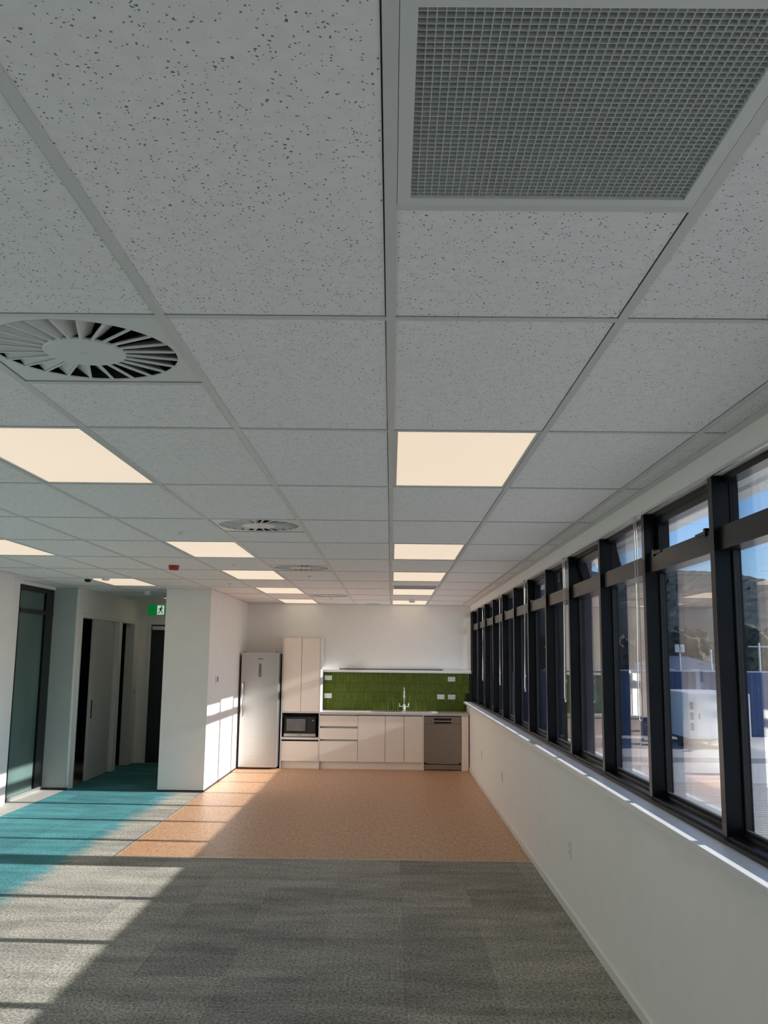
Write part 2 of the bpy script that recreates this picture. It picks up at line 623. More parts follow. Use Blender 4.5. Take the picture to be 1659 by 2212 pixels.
light_cells = {(0, j) for j in (1, 4, 6, 8, 10)} | {(-3, j) for j in (1, 4, 6, 8, 10)} | {(-6, j) for j in (1, 4, 7)} | {(0, -2), (-3, -2), (-6, -2)}
light_cells |= {(-6, 10)}
half = {(-2, 0): 'lo', (-2, 3): 'lo', (-2, 5): 'hi', (-2, 9): 'lo', (0, -1): 'egg_lo', (0, 7): 'egg_hi'}
diffuser_spots, egg_spots, light_spots = [], [], []
for ki, k in enumerate(range(-7, 2)):
    for ji, j in enumerate(range(-4, 11)):
        x0, x1 = colx[ki], colx[ki] + 0.6
        y0, y1 = rowy[ji], min(rowy[ji] + 1.2, YB)
        if k == -5 and y0 > YD - 0.2:
            continue
        if k == -5:
            y1 = min(y1, YD)
        if k == -7 and y0 > 15.0:
            continue
        if (k, j) in light_cells:
            light_spots.append((x0, x1, y0, y1))
            continue
        if (k, j) in half:
            h = half[(k, j)]
            ym = y0 + 0.6
            bar_x(ym, x0 + 0.012, x1 - 0.012)
            first = (y0, ym)
            second = (ym, y1)
            if h == 'lo':
                diffuser_spots.append((x0, first[0]))
                ceil_tile(x0, x1, *second)
            elif h == 'hi':
                diffuser_spots.append((x0, second[0]))
                ceil_tile(x0, x1, *first)
            elif h == 'egg_lo':
                egg_spots.append((x0, first[0]))
                ceil_tile(x0, x1, *second)
            else:
                egg_spots.append((x0, second[0]))
                ceil_tile(x0, x1, *first)
            continue
        ceil_tile(x0, x1, y0, y1)
# border pieces
for ji in range(len(rowy) - 1):
    y0, y1 = rowy[ji], rowy[ji] + 1.2
    ceil_tile(1.19 - 0.002, 1.303, y0, y1)
for y0, y1 in ((10.35, 10.6835), (10.6835, 11.8835), (11.8835, 12.335)):
    ceil_tile(-4.53, -4.21, y0, y1)
for x in colx:
    y1 = YB
    if abs(x - (-3.01)) < 0.02 or abs(x - (-2.41)) < 0.02:
        y1 = YD
    bar_y(x, YR, y1)
for y in rowy:
    if y < 12.2:
        bar_x(y, -4.52 if y > 10.4 else XL, 1.30)
    elif y < 15.45:
        bar_x(y, -4.2, -3.01)
        bar_x(y, XD, 1.30)
MB().box(1.287, XF + 0.002, YR, YB, CZ - 0.006, CZ - 0.003).build('wall_angle', 'grid_white', ceiling)
MB().box(XD, 1.3, YB - 0.02, YB, CZ - 0.006, CZ - 0.003).build('wall_angle', 'grid_white', ceiling)
MB().box(XD, XD + 0.02, YD, YB, CZ - 0.006, CZ - 0.003).build('wall_angle', 'grid_white', ceiling)
MB().box(-3.01, XD, YD - 0.02, YD, CZ - 0.006, CZ - 0.003).build('wall_angle', 'grid_white', ceiling)
MB().box(XL, XL + 0.06, YR, 10.35, CZ - 0.006, CZ - 0.001).build('wall_angle', 'grid_white', ceiling)

# ------------------------------------------------------------------ windows
NM = range(-7, 11)
MUL = [4.83 + 1.04 * k for k in NM]
ZS, ZT0, ZT1, ZH = 1.086, 2.20, 2.295, 2.49
mul_me = MB()
XO = 1.432
mul_me.box(XF, XF + 0.075, -0.025, 0.025, 1.068, 2.51)
mul_me.box(XF + 0.072, XO, -0.030, 0.030, 1.068, 2.51)
mul_mesh = mul_me.mesh('mullion', 'black_aluminium')
L = 1.04 - 0.072


def unit_mesh(bounds, name, mat):
    return MB().box(*bounds).mesh(name, mat)


rail = MB()
rail.box(XF - 0.008, 1.50, -0.005, 1.045, 1.030, 1.056)
rail.box(XF + 0.012, XO, -0.005, 1.045, 1.056, 1.068)
rail.box(XF + 0.055, XO, 0.03, 1.01, 1.068, 1.086)
rail_mesh = rail.mesh('bottom_rail', 'black_aluminium')
head_mesh = MB().box(XF + 0.045, XO, 0.03, 1.01, 2.485, 2.515).mesh('head_rail', 'black_aluminium')
tran_mesh = MB().box(XF + 0.02, XO, 0.02, 1.02, ZT0, ZT1).mesh('transom', 'black_aluminium')
pane_mesh = MB().box(XG, XG + 0.004, 0.03, 1.01, ZS - 0.01, ZT0 + 0.01).box(XG + 0.016, XG + 0.020, 0.03, 1.01, ZS - 0.01, ZT0 + 0.01).mesh('pane', 'window_glass')
toppane_mesh = MB().box(XG, XG + 0.004, 0.03, 1.01, ZT1 - 0.01, ZH + 0.005).box(XG + 0.016, XG + 0.020, 0.03, 1.01, ZT1 - 0.01, ZH + 0.005).mesh('top_pane', 'window_glass')
bead_mesh = MB()
for a, bb in ((0.030, 0.042), (0.998, 1.010)):
    bead_mesh.box(XG - 0.012, XG, a, bb, ZS, ZT0)
bead_mesh.box(XG - 0.012, XG, 0.036, 1.004, ZS, ZS + 0.012)
bead_mesh = bead_mesh.mesh('glazing_bead', 'rubber')
# awning sash, hinge line at the top: modelled hanging from z = 0
SH = ZH - ZT1 + 0.02
sash = MB()
for y0, y1, z0, z1 in ((0, 0.045, -SH, 0), (L - 0.045, L, -SH, 0), (0.045, L - 0.045, -0.04, 0), (0.045, L - 0.045, -SH, -SH + 0.03)):
    sash.box(-0.028, 0.028, y0, y1, z0, z1)
sash_mesh = sash.mesh('sash_frame', 'black_aluminium')
sashpane_mesh = MB().box(-0.0025, 0.0025, 0.04, L - 0.04, -SH + 0.025, -0.035).mesh('sash_pane', 'window_glass')
hd = MB()
hd.box(-0.075, -0.028, -0.012, 0.012, -0.012, 0.022)
hd.prism([(-0.075, 0.012), (-0.055, 0.012), (-0.060, 0.13), (-0.072, 0.13)], 2, -0.004, 0.010)
handle_mesh = hd.mesh('sash_handle', 'black_aluminium')

n = 0
for i, y in enumerate(MUL):
    n += 1
    k = list(NM)[i]
    last = i == len(MUL) - 1
    awning = (k % 2 == 1)
    w = sempty('window_%d' % n, (0, y, 0), 'tall black framed window with %s' % ('an opening awning sash on top' if awning else 'a fixed top light'))
    inst(mul_mesh, 'mullion', w)
    if last:
        s = (YB - y) / 1.04
        for me, nm in ((rail_mesh, 'bottom_rail'), (head_mesh, 'head_rail'), (tran_mesh, 'transom'), (pane_mesh, 'pane'), (toppane_mesh, 'top_pane')):
            inst(me, nm, w, scale=(1, s, 1))
        inst(mul_mesh, 'mullion', w, (0, YB - y - 0.037, 0))
        continue
    for me, nm in ((rail_mesh, 'bottom_rail'), (head_mesh, 'head_rail'), (tran_mesh, 'transom'), (pane_mesh, 'pane'), (bead_mesh, 'glazing_bead')):
        inst(me, nm, w)
    if awning:
        s = inst(sash_mesh, 'sash_frame', w, (XG + 0.005, 0.036, ZH), (0, radians(-14) if k == 1 else 0, 0))
        inst(sashpane_mesh, 'sash_pane', s)
        inst(handle_mesh, 'sash_handle', s, (0, 0.09, -SH + 0.015))
        inst(handle_mesh, 'sash_handle', s, (0, L - 0.09, -SH + 0.015), scale=(1, -1, 1))
    else:
        inst(toppane_mesh, 'top_pane', w)

sill = MB().prism([(1.200, 1.012), (1.200, 1.036), (1.204, 1.040), (XF + 0.0, 1.040), (XF + 0.0, 1.012)], 1, YR, YB)
W(sill.build('window_sill', 'sill_paint'), 'long white window sill')
W(MB().box(1.316, XF, YR, YB, 2.508, 2.522).build('trim_3', 'aluminium'), 'thin metal bead under the bulkhead')
W(box('wall_pier', 'pier', (1.505, 1.72, 7.90, 8.27, -0.118, 2.60)), 'outside pier behind the windows')
ev = MB()
ev.box(1.50, 2.16, -6, 17.5, 2.80, 2.86)
ev.box(1.50, 1.72, -6, 17.5, 2.60, 2.80)
W(ev.build('eave_soffit', 'soffit'), 'grey soffit outside above the windows')
W(box('eave_gutter', 'gutter', (2.10, 2.22, -6, 17.5, 2.76, 2.90)), 'pale gutter along the eave')

# ------------------------------------------------------------------ light panels
panel_frame = MB()
for x0, x1, y0, y1 in ((0.012, 0.028, 0.012, 1.188), (0.572, 0.588, 0.012, 1.188), (0.028, 0.572, 0.012, 0.024), (0.028, 0.572, 1.176, 1.188)):
    panel_frame.box(x0, x1, y0, y1, 0.0, 0.03)
panel_frame = panel_frame.mesh('panel_frame', 'frame_white')
panel_diff = MB().box(0.026, 0.574, 0.022, 1.178, 0.004, 0.02).mesh('diffuser', 'led_panel')
for x0, x1, y0, y1 in light_spots:
    kx = round((x0 - XC) / 0.6)
    jy = round((y0 - Y1) / 1.2)
    where = {
        (0, 1): 'nearest panel beside the central grid line, large and square on',
        (0, 4): 'second panel of the row nearest the windows',
        (0, 6): 'third panel of the row nearest the windows',
        (0, 8): 'panel right behind the dark grille, row nearest the windows',
        (0, 10): 'last panel of the window row, against the kitchen wall',
        (-3, 1): 'large panel cut by the left edge of the photo',
        (-3, 4): 'panel beyond the second swirl diffuser, middle row',
        (-3, 6): 'third panel of the middle row, right of the red alarm',
        (-3, 8): 'fourth panel of the middle row',
        (-3, 10): 'last panel of the middle row, above the refrigerator',
        (-6, 4): 'small panel piece at the left edge, above the corridor',
        (-6, 7): 'panel before the corridor mouth, by the dome camera',
        (-6, 10): 'sliver of panel inside the corridor near the exit sign',
    }.get((kx, jy), 'panel behind the viewpoint, %s row' % {0: 'window', -3: 'middle', -6: 'corridor'}.get(kx, 'far'))
    if kx == -6 and jy == 1:
        where = 'panel of the corridor row out of view on the left'
    t = thing('ceiling_light', (x0, y0, CZ - 0.001), 'warm white ceiling light, ' + where, 'ceiling light', 'recessed LED ceiling panels')
    s = (1, (y1 - y0) / 1.2, 1)
    inst(panel_frame, 'panel_frame', t, scale=s)
    inst(panel_diff, 'diffuser', t, scale=s)

# ------------------------------------------------------------------ swirl diffusers
def ring_plate():
    mb = MB()
    seg = 64
    R_ = 0.268
    for z in (0.0, 0.004):
        for i in range(seg):
            a = 2 * pi * i / seg
            c_, s_ = cos(a), sin(a)
            q = 0.287 / max(abs(c_), abs(s_))
            mb.v.append((R_ * c_, R_ * s_, z))
            mb.v.append((q * c_, q * s_, z))
    for i in range(seg):
        j = (i + 1) % seg
        a, b_, c_, d_ = 2 * i, 2 * i + 1, 2 * j + 1, 2 * j
        o = 2 * seg
        mb.f += [(a, b_, c_, d_), (a + o, d_ + o, c_ + o, b_ + o), (a, d_, d_ + o, a + o), (b_, b_ + o, c_ + o, c_)]
    return mb.mesh('face_plate', 'metal_white')


plate_mesh = ring_plate()
hub = MB().lathe([(0.110, 0.010), (0.118, 0.004), (0.118, -0.001), (0.112, -0.004)], 0, 0, 40)
hub_mesh = hub.mesh('hub_disc', 'metal_white')
screw_mesh = MB().lathe([(0.012, -0.003), (0.012, -0.006), (0.006, -0.007)], 0, 0, 12).mesh('hub_screw', 'frame_white')
bl = MB()
T = radians(38)
bw = 0.052
n0 = len(bl.v)
th = 0.0012
for r, hw0 in ((0.112, 0.016), (0.266, 0.036)):
    for s in (-1, 1):
        for t_ in (-th, th):
            y_ = (0 if s < 0 else hw0 * 2 * cos(T)) - 0.004
            z_ = 0.002 if s < 0 else 0.002 + hw0 * 2 * sin(T) * 0.9
            bl.v.append((r, y_ - t_ * sin(T), z_ + t_ * cos(T)))
idx = [0, 1, 2, 3, 4, 5, 6, 7]
bl.f += [(0, 4, 6, 2), (1, 3, 7, 5), (0, 1, 5, 4), (2, 6, 7, 3), (0, 2, 3, 1), (4, 5, 7, 6)]
bl.box(0.112, 0.267, -0.008, 0.0, -0.0015, 0.0035)
blade_mesh = bl.mesh('blade', 'metal_white')
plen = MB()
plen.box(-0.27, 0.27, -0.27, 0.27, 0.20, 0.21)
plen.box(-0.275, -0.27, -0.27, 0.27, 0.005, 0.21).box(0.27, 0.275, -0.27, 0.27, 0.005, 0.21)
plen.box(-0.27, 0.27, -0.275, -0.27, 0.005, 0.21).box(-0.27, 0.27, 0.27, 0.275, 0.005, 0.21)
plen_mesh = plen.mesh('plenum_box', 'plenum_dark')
dlab = ['large round swirl air diffuser at upper left, nearest of its row',
        'second swirl air diffuser, beyond the large left light panel',
        'third swirl air diffuser, beside the third row of lights',
        'farthest swirl air diffuser, near the kitchen wall']
for i, (x0, y0) in enumerate(sorted(diffuser_spots, key=lambda s: s[1])):
    t = thing('swirl_diffuser', (x0 + 0.3, y0 + 0.3, CZ - 0.0005), dlab[i], 'air diffuser', 'swirl air diffusers')
    inst(plate_mesh, 'face_plate', t)
    h_ = inst(hub_mesh, 'hub_disc', t)
    inst(screw_mesh, 'hub_screw', h_)
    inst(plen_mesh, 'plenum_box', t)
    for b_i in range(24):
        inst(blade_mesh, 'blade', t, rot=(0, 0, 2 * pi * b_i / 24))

# ------------------------------------------------------------------ eggcrate grilles
NS = 40
cell = 0.524 / NS
fr = MB()
for x0, x1, y0, y1 in ((0.013, 0.038, 0.013, 0.587), (0.562, 0.587, 0.013, 0.587), (0.038, 0.562, 0.013, 0.038), (0.038, 0.562, 0.562, 0.587)):
    fr.box(x0, x1, y0, y1, -0.004, 0.012)
fr_mesh = fr.mesh('grille_frame', 'metal_white')
sl_x = MB().box(0.038, 0.562, -0.0007, 0.0007, 0.0, 0.0125).mesh('slat', 'grille_grey')
sl_y = MB().box(-0.0007, 0.0007, 0.038, 0.562, 0.0, 0.0125).mesh('slat', 'grille_grey')
bk = MB().box(0.02, 0.58, 0.02, 0.58, 0.026, 0.03).mesh('backing', 'plenum_grey')
elab = ['large grey eggcrate return air grille at top right, nearest', 'small far eggcrate grille showing as a dark slot between two light panels']
for i, (x0, y0) in enumerate(sorted(egg_spots, key=lambda s: s[1])):
    t = thing('eggcrate_grille', (x0, y0, CZ - 0.001), elab[i], 'vent grille')
    inst(fr_mesh, 'grille_frame', t)
    inst(bk, 'backing', t)
    for q in range(1, NS):
        inst(sl_x, 'slat', t, (0, 0.038 + q * cell, 0.0006))
        inst(sl_y, 'slat', t, (0.038 + q * cell, 0, 0.001))

# ------------------------------------------------------------------ ceiling devices
zc = CZ - 0.0015


def device(name, x, y, label, cat, base, body, mats, group=None):
    t = thing(name, (x, y, zc), label, cat, group)
    MB().lathe(base, 0, 0, 20).build('base', mats[0], t, smooth=False)
    MB().lathe(body, 0, 0, 20).build('body', mats[1], t, smooth=False)
    return t


device('fire_alarm_beacon', -2.149, 9.0, 'red fire alarm beacon on the ceiling', 'alarm', [(0.075, 0), (0.075, -0.006)], [(0.052, -0.006), (0.048, -0.045), (0.040, -0.052)], ('plastic_white', 'red_plastic'))
device('dome_camera', -3.505, 10.55, 'small white dome camera with dark lens, left of the corridor light', 'camera', [(0.06, 0), (0.06, -0.025)], [(0.042, -0.025), (0.036, -0.048), (0.018, -0.060)], ('plastic_white', 'glass_black'))
device('smoke_detector', -3.30, 10.55, 'flat white detector next to the dome camera', 'detector', [(0.06, 0), (0.06, -0.012)], [(0.05, -0.012), (0.04, -0.035), (0.01, -0.04)], ('plastic_white', 'plastic_white'))
device('smoke_detector', -3.417, 12.86, 'white round smoke detector above the corridor mouth', 'detector', [(0.055, 0), (0.055, -0.015)], [(0.05, -0.015), (0.045, -0.05), (0.03, -0.06)], ('plastic_white', 'plastic_white'))
device('smoke_detector', 0.308, 13.96, 'pale smoke detector in front of the last window-row light', 'detector', [(0.055, 0), (0.055, -0.015)], [(0.05, -0.015), (0.045, -0.045), (0.03, -0.055)], ('plastic_white', 'plastic_white'))
for x, y, wh in ((-1.522, 6.53, 'before the second middle-row light'), (-1.54, 8.89, 'between the second and third middle-row lights'), (-0.907, 10.10, 'beyond the third swirl diffuser'), (-2.0, 11.3, 'left of the fourth middle-row light'), (-0.92, 13.95, 'beyond the last swirl diffuser')):
    device('sprinkler_head', x, y, 'tiny pale sprinkler disc on the ceiling ' + wh, 'sprinkler', [(0.035, 0), (0.033, -0.004)], [(0.008, -0.004), (0.008, -0.014), (0.018, -0.016)], ('metal_white', 'aluminium'), 'ceiling sprinkler heads')
t = thing('slot_grille', (-0.3, 15.23, zc), 'small slot grille in the ceiling near the kitchen wall', 'vent grille')
box('frame', 'metal_white', (-0.13, 0.13, -0.04, 0.04, -0.005, 0.0), t)
box('slot', 'plenum_grey', (-0.11, 0.11, -0.025, 0.025, -0.007, -0.005), t)

# ------------------------------------------------------------------ kitchen: tall cabinet
FT = 0.018


def door(name, x0, x1, z0, z1, parent, y=YK, mat='cabinet'):
    return box(name, mat, (x0 + 0.003, x1 - 0.003, y, y + FT, z0, z1), parent, 0.001)


t = thing('tall_cabinet', (0, 0, 0), 'tall beige cabinet with microwave niche beside the refrigerator', 'cabinet')
cb = MB()
cb.box(-1.742, -1.726, YK, YB - 0.022, 0, 2.055)
cb.box(-1.136, -1.120, YK, YB - 0.022, 0, 2.055)
cb.box(-1.726, -1.136, YK + 0.02, YB - 0.022, 2.037, 2.055)
cb.box(-1.726, -1.136, YK + 0.002, YB - 0.022, 0.858, 0.880)
cb.box(-1.726, -1.136, YK + 0.002, YB - 0.022, 0.448, 0.480)
cb.box(-1.726, -1.136, YK + 0.06, YB - 0.022, 0.115, 0.13)
cb.box(-1.726, -1.136, YB - 0.042, YB - 0.022, 0.13, 2.04)
cb.build('carcass', 'cabinet_side', t, 0.001)
door('door', -1.726, -1.431, 0.882, 2.037, t)
door('door', -1.431, -1.136, 0.882, 2.037, t)
door('drawer_front', -1.726, -1.136, 0.118, 0.420, t)
box('kickboard', 'cabinet', (-1.726, -1.136, YK + 0.05, YK + 0.065, 0, 0.115), t)
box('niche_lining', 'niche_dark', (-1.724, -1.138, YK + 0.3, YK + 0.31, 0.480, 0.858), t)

# base cabinets
t = thing('drawer_cabinet', (0, 0, 0), 'beige base cabinet with three drawers', 'cabinet')
MB().box(-1.120, -0.515, YK + 0.06, YB - 0.025, 0.115, 0.84).build('carcass', 'cabinet_side', t)
for z0, z1 in ((0.660, 0.822), (0.459, 0.628), (0.118, 0.428)):
    door('drawer_front', -1.120, -0.515, z0, z1, t)
box('kickboard', 'cabinet', (-1.120, -0.515, YK + 0.05, YK + 0.065, 0, 0.115), t)
t = thing('sink_cabinet', (0, 0, 0), 'beige base cabinet with one wide door, right of the drawers', 'cabinet')
MB().box(-0.515, -0.082, YK + 0.07, YB - 0.025, 0.115, 0.70).build('carcass', 'cabinet_side', t)
door('door', -0.515, -0.082, 0.118, 0.828, t)
box('kickboard', 'cabinet', (-0.515, -0.082, YK + 0.05, YK + 0.065, 0, 0.115), t)
t = thing('base_cabinet', (0, 0, 0), 'beige base cabinet with two narrow doors beside the dishwasher', 'cabinet')
MB().box(-0.082, 0.515, YK + 0.07, YB - 0.025, 0.115, 0.70).box(0.515, 0.533, YK, YB - 0.025, 0, 0.84).build('carcass', 'cabinet_side', t)
door('door', -0.082, 0.217, 0.118, 0.828, t)
door('door', 0.217, 0.515, 0.118, 0.828, t)
box('kickboard', 'cabinet', (-0.082, 0.515, YK + 0.05, YK + 0.065, 0, 0.115), t)
tag(box('end_panel', 'cabinet', (1.124, 1.236, YK, YB, 0, 0.84), None, 0.001), 'beige filler panel between dishwasher and window wall', 'panel')

# benchtop with sink cut-out
bt = MB()
bx0, bx1, by0, by1 = -0.28, 0.18, 14.99, 15.36
for d in ((-1.118, bx0, YK - 0.01, YB), (bx1, 1.238, YK - 0.01, YB), (bx0, bx1, YK - 0.01, by0), (bx0, bx1, by1, YB)):
    bt.box(*d, 0.842, 0.880)
tag(bt.build('benchtop', 'bench'), 'pale kitchen benchtop running along the back wall', 'benchtop')
t = thing('sink', (0, 0, 0), 'stainless steel sink with drainer set into the benchtop', 'sink')
sk_ = MB()
sk_.box(bx0, bx1, by0, by1, 0.715, 0.722)
sk_.box(bx0, bx0 + 0.004, by0, by1, 0.722, 0.884).box(bx1 - 0.004, bx1, by0, by1, 0.722, 0.884)
sk_.box(bx0, bx1, by0, by0 + 0.004, 0.722, 0.884).box(bx0, bx1, by1 - 0.004, by1, 0.722, 0.884)
sk_.build('bowl', 'steel_door', t)
rm = MB()
for d in ((-0.30, bx0, 14.97, 15.38), (bx1, 0.20, 14.97, 15.38), (bx0, bx1, 14.97, by0), (bx0, bx1, by1, 15.38)):
    rm.box(*d, 0.880, 0.885)
rm.build('rim', 'steel_door', t)
dr = MB().box(0.20, 0.66, 14.97, 15.38, 0.880, 0.884)
for q in range(9):
    dr.box(0.24, 0.63, 15.01 + q * 0.04, 15.02 + q * 0.04, 0.884, 0.888)
dr.build('drainer', 'steel_door', t)

# tap
t = thing('kitchen_tap', (0.22, 15.416, 0.88), 'chrome gooseneck kitchen tap with two lever handles', 'tap')
MB().lathe([(0.020, 0.11), (0.022, 0.10), (0.022, 0.012), (0.028, 0.006), (0.028, 0.0)], 0, 0, 20).build('body', 'chrome', t, smooth=True)
pts = [(0, 0, 0.10), (0, 0, 0.30)] + [(0, -0.07 + 0.07 * cos(a), 0.30 + 0.085 * sin(a)) for a in [pi * q / 8 for q in range(1, 9)]] + [(0, -0.14, 0.24)]
MB().tube(pts, [0.013] * 2 + [0.0125] * 8 + [0.016], 12).build('spout', 'chrome', t, smooth=True)
MB().lathe([(0.018, 0.265), (0.020, 0.25), (0.017, 0.205)], 0, -0.14, 14).build('spray_head', 'chrome', t, smooth=True)
for s in (-1, 1):
    MB().tube([(0, 0, 0.075), (s * 0.07, 0, 0.075)], 0.010, 10).build('handle_arm', 'chrome', t, smooth=True)
    MB().tube([(s * 0.072, 0, 0.065), (s * 0.072, -0.002, 0.135)], [0.010, 0.007], 10).build('lever', 'chrome', t, smooth=True)

YS = YB - 0.021
# splashback: backing plus slim upright tiles in four rows
t = thing('tiled_splashback', (0, 0, 0), 'green splashback of slim upright glazed tiles above the benchtop', 'splashback')
MB().box(-1.112, 1.322, YS - 0.012, YS, 1.042, 1.497).box(-1.112, 1.240, YS - 0.012, YS, 0.880, 1.042).build('grout_backing', 'grout', t)
tl = MB()
rows = [0.883, 1.030, 1.174, 1.320, 1.495]
wt_ = 0.0187
for r_ in range(4):
    z0, z1 = rows[r_] + 0.002, rows[r_ + 1] - 0.002
    x = -1.110
    while x + wt_ < 1.321:
        if not (z0 < 1.04 and x + wt_ > 1.240):
            d_ = random.uniform(-0.0012, 0.0012)
            a_, b_ = x + 0.002, x + wt_ - 0.002
            yb_, yf_ = YS - 0.012, YS - 0.020 + d_
            zz0, zz1 = z0, z1
            if r_ == 1 and x + wt_ > 1.240:
                zz0 = max(z0, 1.044)
            # half-round face
            tl.prism([(a_, yb_), (a_ + 0.002, yf_ + 0.002), ((a_ + b_) / 2, yf_), (b_ - 0.002, yf_ + 0.002), (b_, yb_)], 2, zz0, zz1)
        x += wt_
o = tl.build('slim_tile', 'green_tile', t)
o['kind'] = 'stuff'
# shelf
tag(box('wall_shelf', 'white_trim', (-1.118, 1.318, YB - 0.16, YB, 1.498, 1.540), None, 0.001), 'long white shelf above the green splashback', 'shelf')
tag(box('shelf_strip', 'plastic_black', (-0.86, 0.86, YB - 0.05, YB - 0.03, 1.540, 1.556), None, 0.001), 'thin dark strip along the top of the white shelf', 'strip')  # dark line along the shelf top, drawn as a thin bar

# power outlets
pl = MB().box(-0.060, 0.060, -0.008, 0, -0.038, 0.038)
pl_mesh = pl.mesh('plate', 'plastic_white')
sw_mesh = MB().box(-0.010, 0.010, -0.012, -0.008, -0.004, 0.012).mesh('rocker', 'frame_white')
pin_mesh = MB().box(-0.0025, 0.0025, -0.0086, -0.008, -0.008, 0.004).mesh('pin_slot', 'plastic_black')


def outlet(x, z, label):
    t = thing('power_outlet', (x, YS - 0.020, z), label, 'outlet', 'power outlets on the splashback')
    p = inst(pl_mesh, 'plate', t)
    for s in (-1, 1):
        inst(sw_mesh, 'rocker', t, (s * 0.018, 0, 0.02))
        inst(pin_mesh, 'pin_slot', t, (s * 0.035 - 0.006, 0, -0.008), (0, radians(25), 0))
        inst(pin_mesh, 'pin_slot', t, (s * 0.035 + 0.006, 0, -0.008), (0, radians(-25), 0))


outlet(-1.036, 1.402, 'white outlet at the top left corner of the green splashback')
outlet(-1.036, 1.111, 'white outlet low at the left end of the green splashback')
outlet(1.004, 1.402, 'white outlet at the top right of the green splashback')
outlet(0.828, 1.112, 'left one of the two low white outlets right of the tap')
outlet(1.006, 1.112, 'right one of the two low white outlets near the window wall')

# dishwasher
t = thing('dishwasher', (0, 0, 0), 'brushed steel dishwasher at the right end of the bench', 'dishwasher')
MB().box(0.540, 1.118, YK + 0.03, YB - 0.03, 0.0, 0.835).build('body', 'plastic_black', t)
box('door_panel', 'steel_dark', (0.541, 1.117, YK - 0.004, YK + 0.03, 0.125, 0.708), t, 0.002)
lip = MB().prism([(0.541, 0.125), (0.60, 0.100), (1.06, 0.100), (1.117, 0.125)], 1, YK - 0.004, YK + 0.03)
lip.build('door_lip', 'steel_dark', t)
ctl = box('control_panel', 'steel_dark', (0.541, 1.117, YK - 0.004, YK + 0.03, 0.712, 0.828), t, 0.002)
box('recess_handle', 'plastic_black', (0.690, 0.965, YK - 0.006, YK - 0.003, 0.768, 0.802), ctl)
box('recess_grip', 'plastic_black', (0.690, 0.965, YK - 0.006, YK - 0.003, 0.722, 0.752), ctl)
box('handle_bar', 'steel_door', (0.675, 0.980, YK - 0.014, YK - 0.004, 0.754, 0.766), ctl, 0.002)
box('plinth', 'steel_dark', (0.541, 1.117, YK + 0.0, YK + 0.03, 0.012, 0.088), t, 0.002)

# microwave
t = thing('microwave', (-1.436, YK, 0.480), 'black microwave oven with silver base in the cabinet niche', 'microwave')
box('body', 'plastic_black', (-0.250, 0.250, 0.035, 0.29, 0.012, 0.320), t, 0.004)
dg = box('door_glass', 'glass_black', (-0.250, 0.135, 0.020, 0.036, 0.062, 0.318), t, 0.003)
box('door_window', 'display_grey', (-0.215, 0.085, 0.0185, 0.0205, 0.10, 0.285), dg)
cp = box('control_panel', 'plastic_black', (0.138, 0.250, 0.020, 0.036, 0.062, 0.318), t, 0.003)
box('clock_display', 'display_grey', (0.185, 0.228, 0.018, 0.0205, 0.250, 0.275), cp)
for r_ in range(4):
    for c_ in range(3):
        box('button', 'niche_dark', (0.160 + c_ * 0.026, 0.180 + c_ * 0.026, 0.018, 0.0205, 0.10 + r_ * 0.033, 0.122 + r_ * 0.033), cp)
bs = box('base_band', 'steel_door', (-0.252, 0.252, 0.014, 0.036, 0.012, 0.058), t, 0.003)
box('badge', 'display_grey', (-0.025, 0.025, 0.012, 0.0145, 0.032, 0.040), bs)
for xx in (-0.2, 0.2):
    for yy in (0.06, 0.25):
        MB().lathe([(0.012, 0.012), (0.012, 0.0)], xx, yy, 10).build('foot', 'rubber', t)

# refrigerator
t = thing('refrigerator', (0, 0, 0), 'tall silver single door refrigerator in the kitchen corner', 'refrigerator')
MB().box(-2.385, -1.765, 14.81, 15.45, 0.035, 1.785).build('body', 'fridge_side', t, 0.004)
dm = MB()
xs = [-2.372 + 0.597 * q / 16 for q in range(17)]
front = [(x, 14.745 - 0.012 * (1 - ((q - 8) / 8) ** 2)) for q, x in enumerate(xs)]
dm.prism(front + [(-1.775, 14.805), (-2.372, 14.805)], 2, 0.030, 1.800)
dpanel = dm.build('door', 'steel_door', t, 0.003)
for p in dpanel.data.polygons:
    p.use_smooth = False
box('display_strip', 'display_grey', (-2.095, -2.050, 14.728, 14.736, 1.415, 1.625), dpanel, 0.001)
box('badge', 'plastic_black', (-2.110, -2.030, 14.729, 14.736, 1.696, 1.704), dpanel)
hb = MB().tube([(-2.335, 14.735, 1.325), (-2.335, 14.695, 1.315), (-2.335, 14.690, 1.07), (-2.335, 14.695, 0.825), (-2.335, 14.735, 0.815)], 0.011, 10)
hb.build('handle', 'chrome', dpanel, smooth=True)
for xx in (-2.33, -1.82):
    box('top_hinge', 'plastic_black', (xx - 0.03, xx + 0.03, 14.76, 14.84, 1.785, 1.806), t)
    for yy in (14.86, 15.40):
        MB().lathe([(0.02, 0.036), (0.022, 0.0)], xx, yy, 12).build('foot', 'rubber', t)
box('base_grille', 'plastic_black', (-2.370, -1.780, 14.80, 14.83, 0.006, 0.045), t)

